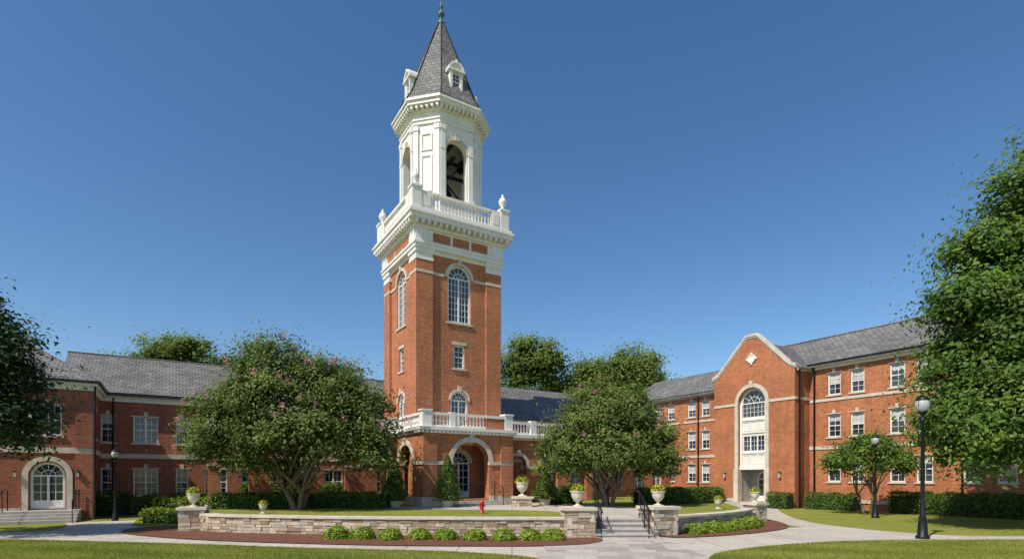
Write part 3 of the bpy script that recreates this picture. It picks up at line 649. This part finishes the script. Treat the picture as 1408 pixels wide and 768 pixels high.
def tree(name,base,lobes,nc,per,crad,size,leaf,trunk_r,stems=1,fork=1.5,flowers=0,nbr=26,aspect=.5,shell=.55):
    e=empty(name,base)
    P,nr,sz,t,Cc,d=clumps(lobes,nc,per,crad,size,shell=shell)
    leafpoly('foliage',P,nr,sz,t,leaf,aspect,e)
    m=MB(); sel=rng.choice(nc,min(nbr,nc),replace=False)
    for s in range(stems):
        ang=2*pi*s/stems+.4; sp=.0 if stems==1 else 1
        b0=Vector((math.cos(ang)*.12*sp,math.sin(ang)*.12*sp,-.1)); f1=Vector((math.cos(ang)*.55*sp+random.uniform(-.1,.1),math.sin(ang)*.55*sp,fork))
        rr=trunk_r/(stems**.5)
        m.tube('trunk',[b0,b0.lerp(f1,.15)+Vector((0,0,.02)),b0.lerp(f1,.55)+Vector((random.uniform(-.06,.06),random.uniform(-.06,.06),0)),f1],[rr*1.45,rr*1.05,rr*.9,rr*.8],9,'bark')
        for q in sel[s::stems]:
            tgt=Vector(Cc[q]); mid=f1.lerp(tgt,.45)+Vector((0,0,.12*(tgt-f1).length)); q1=f1.lerp(mid,.5)+Vector((random.uniform(-.1,.1),random.uniform(-.1,.1),0))
            r0=rr*random.uniform(.35,.6)
            m.tube('trunk',[f1-Vector((0,0,.1)),q1,mid,mid.lerp(tgt,.6),tgt],[r0*1.2,r0,r0*.65,r0*.4,r0*.12],6)
    me=mkmesh('trunk',m.parts['trunk'],True); ob=bpy.data.objects.new('trunk',me); ob.parent=e; col.objects.link(ob)
    if flowers:
        outer=np.where(d[:,2]>.0)[0]; k=rng.choice(outer,flowers); per2=26
        c=Cc[k]+d[k]*crad*.85+rng.normal(0,.14,(flowers,3)); idx=np.repeat(np.arange(flowers),per2)
        P=c[idx]+rng.normal(0,.062,(len(idx),3))*np.array([1,1,1.5]); leafpoly('blossoms',P,rng.normal(size=P.shape)+d[k][idx],np.full(len(P),.036)*rng.uniform(.7,1.3,len(P)),rng.uniform(0,1,len(P)),'petal_pink',.8,e)
    return e
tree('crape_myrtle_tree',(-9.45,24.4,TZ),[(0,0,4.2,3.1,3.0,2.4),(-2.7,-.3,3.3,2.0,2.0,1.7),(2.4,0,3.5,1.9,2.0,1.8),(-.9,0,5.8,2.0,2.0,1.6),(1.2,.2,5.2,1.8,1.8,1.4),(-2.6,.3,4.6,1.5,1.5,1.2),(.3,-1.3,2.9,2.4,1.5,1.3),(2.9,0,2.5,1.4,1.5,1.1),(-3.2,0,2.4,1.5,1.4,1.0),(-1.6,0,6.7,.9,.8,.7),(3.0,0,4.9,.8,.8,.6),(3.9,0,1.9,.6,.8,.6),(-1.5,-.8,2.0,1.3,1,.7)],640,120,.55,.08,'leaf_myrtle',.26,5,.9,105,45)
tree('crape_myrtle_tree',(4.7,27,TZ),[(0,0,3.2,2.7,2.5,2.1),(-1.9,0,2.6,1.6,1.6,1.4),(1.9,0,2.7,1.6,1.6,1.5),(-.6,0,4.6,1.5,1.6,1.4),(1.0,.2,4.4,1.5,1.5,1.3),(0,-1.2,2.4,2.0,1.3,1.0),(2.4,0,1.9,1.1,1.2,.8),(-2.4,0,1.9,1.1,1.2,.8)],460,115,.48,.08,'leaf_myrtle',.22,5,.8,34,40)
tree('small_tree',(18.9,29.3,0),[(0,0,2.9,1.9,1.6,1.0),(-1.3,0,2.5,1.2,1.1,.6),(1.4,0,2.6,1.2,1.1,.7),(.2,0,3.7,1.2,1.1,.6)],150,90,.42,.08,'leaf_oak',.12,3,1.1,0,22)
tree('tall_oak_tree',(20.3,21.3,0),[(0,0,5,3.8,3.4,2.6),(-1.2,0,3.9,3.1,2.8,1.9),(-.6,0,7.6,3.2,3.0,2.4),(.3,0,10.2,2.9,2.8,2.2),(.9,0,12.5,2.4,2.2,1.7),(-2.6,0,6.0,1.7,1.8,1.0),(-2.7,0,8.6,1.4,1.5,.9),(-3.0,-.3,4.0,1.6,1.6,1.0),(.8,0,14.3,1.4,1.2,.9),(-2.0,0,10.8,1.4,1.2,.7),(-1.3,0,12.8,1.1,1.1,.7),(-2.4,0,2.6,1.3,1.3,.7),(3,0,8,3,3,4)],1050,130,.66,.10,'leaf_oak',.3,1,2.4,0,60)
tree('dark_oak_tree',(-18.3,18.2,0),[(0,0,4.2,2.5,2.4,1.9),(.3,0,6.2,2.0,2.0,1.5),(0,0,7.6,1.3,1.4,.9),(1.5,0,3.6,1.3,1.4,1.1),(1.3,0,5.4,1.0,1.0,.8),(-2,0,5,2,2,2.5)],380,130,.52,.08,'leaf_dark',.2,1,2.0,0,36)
lob=[]
def far(x,y,h,r):
    for k in range(7): lob.append((x+random.uniform(-.7,.7)*r,y+random.uniform(-.3,.3)*r,h-r*random.uniform(.5,1.4),r*random.uniform(.4,.6),r*.5,r*random.uniform(.35,.5)))
    lob.append((x,y,h-r*.75,r*.7,r*.6,r*.7)); lob.append((x,y,h-r*1.6,r*.95,r*.8,r*.8))
far(-43.2,61,15.6,4.6);far(-37.5,60,17.6,4.8);far(-32.3,62,15.6,4.0)
far(1.3,58,16.6,3.6); far(5,64,13.2,3.4)
far(8.6,60,15.4,4.2); far(13,58,15.4,4.0);  far(16.0,62,13.6,3.2)
P,nr,sz,t,Cc,d=clumps(lob,1250,150,1.05,.16,shell=.5)
leafpoly('background_trees',P,nr+np.array([-.3,-.4,.3]),sz,t,'leaf_far',.65)
lob=[]
for x in range(-120,140,9):
    if not -50<x<22: far(x+random.uniform(-3,3),95+random.uniform(-8,8),random.uniform(9,12),5.5)
P,nr,sz,t,Cc,d=clumps(lob,1100,60,1.6,.34,shell=.6)
leafpoly('background_trees',P,nr,sz,t,'leaf_far',.65)
# ---- conifers, shrubs, hedges
def conifer(name,x,y,z,h,r):
    e=empty(name,(x,y,z)); n=4200; u=rng.uniform(0,1,n)**.8; a=rng.uniform(0,2*pi,n)
    rr=r*np.minimum(1,(1-u)*1.15+.05)*(1+.18*np.sin(a*5+u*17))*rng.uniform(.75,1.12,n)
    P=np.stack([rr*np.cos(a),rr*np.sin(a),.3+u*(h-.3)],1); nr=np.stack([np.cos(a),np.sin(a),.5+0*a],1)+rng.normal(0,.5,(n,3))
    leafpoly('needles',P,nr,.06*rng.uniform(.6,1.3,n),.5+rng.normal(0,.2,n),'leaf_hedge',.4,e)
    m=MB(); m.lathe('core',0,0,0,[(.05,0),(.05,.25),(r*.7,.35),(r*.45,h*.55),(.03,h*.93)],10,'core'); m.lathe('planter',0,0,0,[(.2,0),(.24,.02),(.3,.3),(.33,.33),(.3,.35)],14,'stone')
    for k,dd in m.parts.items():
        ob=bpy.data.objects.new(k,mkmesh(k,dd)); ob.parent=e; col.objects.link(ob)
conifer('conifer_shrub',-3.1,26.6,TZ,2.5,.62); conifer('conifer_shrub',-5.6,26.4,TZ,2.2,.6); conifer('conifer_shrub',1.7,28.4,TZ,1.8,.6)
def shrubmesh(n,mat,size):
    d=unit(n); d[:,2]=np.abs(d[:,2])*1.0-.12; r=rng.uniform(.72,1.08,n)*(1+.13*np.sin(d[:,0]*7)*np.cos(d[:,1]*6)); P=d*r[:,None]; P[:,2]*=.9; P[:,2]+=.1
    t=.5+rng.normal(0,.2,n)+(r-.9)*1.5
    return P,d+rng.normal(0,.5,(n,3)),size*rng.uniform(.6,1.3,n),t
def shrub(name,x,y,z,r,mat='leaf_box',n=1900):
    e=empty(name,(x,y,z)); e.rotation_euler=(0,0,random.uniform(0,6)); P,nr,s,t=shrubmesh(n,mat,.055/r if r<.8 else .07/r)
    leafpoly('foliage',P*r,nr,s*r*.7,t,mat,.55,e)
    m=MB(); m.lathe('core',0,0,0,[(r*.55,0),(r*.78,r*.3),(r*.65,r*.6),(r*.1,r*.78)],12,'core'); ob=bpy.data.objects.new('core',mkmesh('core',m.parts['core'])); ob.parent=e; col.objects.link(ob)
for x in(-5.6,-4.74,-3.87,-2.95,-2.13,-1.1,-.27,.55,1.33): shrub('boxwood_shrub',x+random.uniform(-.06,.06),17.4+random.uniform(-.1,.1)+(abs(x)*.06 if x<0 else 0),.03,random.uniform(.34,.43))
for x,y in((6.45,19.4),(7.2,19.85),(7.85,20.3),(8.5,20.85),(9.1,21.4),(9.6,22.1)): shrub('boxwood_shrub',x,y,.03,random.uniform(.35,.44))
def hedge(name,pts,w,h,z=0,mat='leaf_hedge',dens=420):
    e=empty(name,(pts[0][0],pts[0][1],z)); P0=Vector(pts[0]); m=MB(); allP=[];allN=[]
    for a,b in zip(pts,pts[1:]):
        a=Vector(a)-P0;b=Vector(b)-P0; L=(b-a).length; d=(b-a)/L; q=Vector((-d.y,d.x))
        n=int(dens*L*(w+2*h)); s=rng.uniform(-.05,L+.05,n); u=rng.uniform(0,w+2*h,n)
        side=np.where(u<h,-w/2,np.where(u<h+w,u-h-w/2,w/2)); zz=np.where(u<h,u,np.where(u<h+w,h,u-h-w))
        nn=np.where((u<h)[:,None],np.array([-q.x,-q.y,.3]),np.where((u<h+w)[:,None],np.array([0,0,1.]),np.array([q.x,q.y,.3])))
        bulge=1+.10*np.sin(s*4.1+a.x)+.07*np.sin(s*9.7+1)
        edge=1-.15*(zz/h)**4
        X=a.x+d.x*s+q.x*side*bulge*edge; Y=a.y+d.y*s+q.y*side*bulge*edge; Z=zz*(1+.06*np.sin(s*5.3)+.04*np.sin(s*13))
        P=np.stack([X,Y,Z],1)+rng.normal(0,.035,(n,3)); allP.append(P); allN.append(nn+rng.normal(0,.5,(n,3)))
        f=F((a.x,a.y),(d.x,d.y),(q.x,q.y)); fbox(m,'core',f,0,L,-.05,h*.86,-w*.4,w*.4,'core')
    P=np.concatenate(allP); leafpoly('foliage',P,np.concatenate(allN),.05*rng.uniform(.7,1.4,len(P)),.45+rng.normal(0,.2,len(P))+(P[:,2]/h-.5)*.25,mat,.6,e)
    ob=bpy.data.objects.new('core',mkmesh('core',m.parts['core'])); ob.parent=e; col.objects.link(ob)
def loc(a,b): return (O0[0]+a*math.cos(RZ)-b*math.sin(RZ),O0[1]+a*math.sin(RZ)+b*math.cos(RZ))
hedge('clipped_hedge',[loc(-13.3,8.2),loc(-9,8.2)],1.0,.95); hedge('clipped_hedge',[loc(-11.5,6.6),loc(-6.5,4.6)],1.1,.8,.1,'leaf_box')
hedge('clipped_hedge',[(-13.6,25.2),(-8.2,26.4),(-5.8,26.0)],1.0,.75,TZ-.1); hedge('clipped_hedge',[loc(-7.5,8.3),loc(-1.5,8.3)],1.0,1.3,.2)
hedge('clipped_hedge',[(-16.0,24.4),(-13.6,24.0)],.9,.5,.05,'leaf_box')
hedge('clipped_hedge',[loc(23.4,-7.4),loc(23.5,-10.2)],1.1,.95); hedge('clipped_hedge',[loc(23.5,-12.2),loc(23.5,-19)],1.2,1.1)
hedge('clipped_hedge',[loc(22.0,-5.7),loc(22.0,-7.0)],.9,.95);hedge('clipped_hedge',[loc(21.9,-1.8),loc(22.4,1.0),loc(22.6,5)],.9,1.0,.1)
hedge('clipped_hedge',[(6.6,28.8),(11.4,31.0)],1.0,.8,TZ); hedge('clipped_hedge',[loc(-14.0,7.9),loc(-13.0,7.3)],1.3,1.15)
hedge('clipped_hedge',[(1.6,29.6),(3.6,29.9)],.9,.9,TZ)
# ---- urns
def urn(name,x,y,z,s=1,flower='petal_yellow',soil=True):
    e=empty(name,(x,y,z)); m=MB(); m.lathe('urn',0,0,0,[(r*s,q*s) for r,q in URN],20,'stone'); m.box('plinth',-.19*s,.19*s,-.19*s,.19*s,-.02,.035*s,'stone')
    for k,dd in m.parts.items():
        ob=bpy.data.objects.new(k,mkmesh(k,dd,k=='urn')); ob.parent=e; col.objects.link(ob)
    n=520; d=unit(n); d[:,2]=np.abs(d[:,2]); P=d*rng.uniform(.6,1.1,n)[:,None]*.28*s; P[:,2]=P[:,2]*.9+.58*s
    leafpoly('plant',P,d+rng.normal(0,.5,(n,3)),.045*s*rng.uniform(.7,1.3,n),.55+rng.normal(0,.2,n),'leaf_box',.5,e)
    if flower:
        n=75; d=unit(n); d[:,2]=np.abs(d[:,2]); P=d*rng.uniform(.95,1.15,n)[:,None]*.28*s; P[:,2]=P[:,2]*.95+.6*s
        leafpoly('flowers',P,d+rng.normal(0,.3,(n,3)),.028*s*rng.uniform(.8,1.3,n),rng.uniform(0,1,n),flower,.9,e)
urn('stone_urn_planter',-11.95,20.75,.88,.85); urn('stone_urn_planter',2.2,18.5,1.0,.9); urn('stone_urn_planter',5.05,19.1,1.0,.85); urn('stone_urn_planter',10.9,24.8,.85,.8)
urn('stone_urn_planter',-9.9,22.0,TZ,.6); urn('stone_urn_planter',9.4,25.2,TZ,.7)
pier('stone_pier',.5,27.0,.8,.95,.2); urn('stone_urn_planter',.5,27.0,1.05,1.15)
# ---- railings
def railing(name,x,xo=0):
    m=MB()
    for p in((x,17.95,.0),(x,18.6,.27),(x,19.35,.55)): m.tube('posts',[p,(p[0],p[1],p[2]+.95)],.02,6,'iron')
    m.tube('rail',[(x,17.7,.85),(x,17.95,.95),(x,19.35,1.5),(x,19.7,1.5)],.026,6,'iron'); m.tube('rail',[(x,17.95,.5),(x,19.35,1.05)],.018,6)
    for i in range(9):
        t=(i+.5)/9; y=17.95+1.4*t; m.tube('pickets',[(x,y,.12+.55*t),(x,y,.93+.55*t)],.009,5,'iron')
    build(name,m)
railing('handrail',2.9); railing('handrail',4.45)
# ---- lamps
def lamp(name,x,y,H,z=0):
    m=MB(); k=H/4.7
    m.lathe('post',0,0,0,[(.2*k,0),(.2*k,.08),(.15*k,.14),(.13*k,.5*k),(.1*k,.62*k),(.12*k,.68*k),(.07*k,.78*k),(.062*k,1.6*k),(.048*k,3.75*k),(.08*k,3.8*k),(.08*k,3.86*k),(.05*k,3.9*k),(.06*k,4.0*k),(.13*k,4.08*k),(.15*k,4.12*k)],14,'iron')
    m.lathe('lamp_globe',0,0,4.12*k,[(.13*k,0),(.19*k,.08*k),(.215*k,.2*k),(.2*k,.3*k),(.17*k,.36*k)],16,'globe')
    m.lathe('lamp_cap',0,0,4.48*k,[(.2*k,0),(.2*k,.03*k),(.14*k,.1*k),(.05*k,.15*k),(.03*k,.18*k),(.04*k,.22*k),(.01*k,.28*k)],14,'iron')
    for i in range(4):
        a=i*pi/2+.4; m.tube('lamp_ribs',[((.13*k)*math.cos(a),(.13*k)*math.sin(a),4.12*k),(.222*k*math.cos(a),.222*k*math.sin(a),4.32*k),(.18*k*math.cos(a),.18*k*math.sin(a),4.49*k)],.01*k,5,'iron')
    build(name,m,(x,y,z),smooth=('post','lamp_globe','lamp_cap'))
lamp('street_lamp',13.3,17.9,4.7); lamp('street_lamp',17.75,27,4.1); lamp('street_lamp',-18.1,25.2,3.3)
m=MB(); m.lathe('barrel',0,0,0,[(.11,0),(.11,.04),(.075,.05),(.075,.36),(.1,.38),(.1,.42),(.08,.48),(.03,.54),(.03,.58)],14,'hydrant_red')
m.tube('nozzles',[(-.14,0,.3),(.14,0,.3)],.04,8,'hydrant_red'); m.tube('nozzles',[(0,-.13,.25),(0,0,.25)],.05,8); build('fire_hydrant',m,(-1.2,22.0,TZ),smooth=('barrel',))
# ---- grass blades on the near lawns
def inside(px,py,poly):
    c=np.zeros(len(px),bool); n=len(poly)
    for i in range(n):
        x1,y1=poly[i];x2,y2=poly[(i+1)%n]
        if y1==y2: continue
        k=((y1>py)!=(y2>py))&(px<(x2-x1)*(py-y1)/(y2-y1)+x1); c^=k
    return c
def blades(polys,n,xr,yr):
    x=rng.uniform(*xr,n); y=rng.uniform(*yr,n); k=np.zeros(n,bool)
    for p in polys: k|=inside(x,y,p)
    x=x[k];y=y[k]; n=len(x); a=rng.uniform(0,2*pi,n); h=rng.uniform(.02,.05,n); w=.008
    b=np.stack([x,y,np.zeros(n)],1); t=np.stack([np.cos(a)*w,np.sin(a)*w,np.zeros(n)],1)
    tip=b+np.stack([rng.normal(0,.014,n),rng.normal(0,.014,n),h],1)
    patch=.12*np.sin(x*1.3+np.sin(y*1.7)*2)+.1*np.sin(y*2.9+x*.6)
    V=np.stack([b-t,b+t,tip],1).reshape(-1,3); rawmesh('lawn_grass',V,3,.5+patch+rng.normal(0,.17,n),'blade')
blades([L1+[(-24,10)],R1+[(28,10)]],420000,(-18,17),(10.8,18.2))
# ============================================================ LIGHT, SKY, CAMERA
sc=bpy.context.scene
w=bpy.data.worlds.new("World"); sc.world=w; w.use_nodes=True; nt=w.node_tree; nt.nodes.clear()
so=nt.nodes.new('ShaderNodeOutputWorld'); bg=nt.nodes.new('ShaderNodeBackground'); sk=nt.nodes.new('ShaderNodeTexSky'); sk.sky_type='NISHITA'
el=math.radians(50); sd=Vector((-.69,-.72,0)).normalized()
sk.sun_disc=False; sk.sun_elevation=el; sk.sun_rotation=math.atan2(sd.x,sd.y)%(2*pi); sk.air_density=1.0; sk.dust_density=.6; sk.ozone_density=2.6; sk.altitude=100
hs=nt.nodes.new('ShaderNodeHueSaturation'); hs.inputs['Saturation'].default_value=1.2; hs.inputs['Hue'].default_value=.5
nt.links.new(sk.outputs[0],hs.inputs['Color'])
bg.inputs[1].default_value=.135; nt.links.new(hs.outputs[0],bg.inputs[0]); nt.links.new(bg.outputs[0],so.inputs[0])
sl=bpy.data.lights.new('sun','SUN'); sl.energy=5.0; sl.angle=math.radians(.5); sl.color=(1,.92,.79)
so_=bpy.data.objects.new('sun',sl); col.objects.link(so_); dv=Vector((sd.x*math.cos(el),sd.y*math.cos(el),math.sin(el))); so_.rotation_euler=dv.to_track_quat('Z','Y').to_euler(); so_.location=dv*60
cam=bpy.data.cameras.new('camera'); cam.lens=19.43; cam.sensor_width=36; cam.shift_y=.1925; cam.clip_end=3000
co=bpy.data.objects.new('camera',cam); co.location=(0,0,2.0); co.rotation_euler=(pi/2,0,0); col.objects.link(co); sc.camera=co
sc.view_settings.view_transform='Standard'; sc.view_settings.look='None'; sc.view_settings.exposure=0
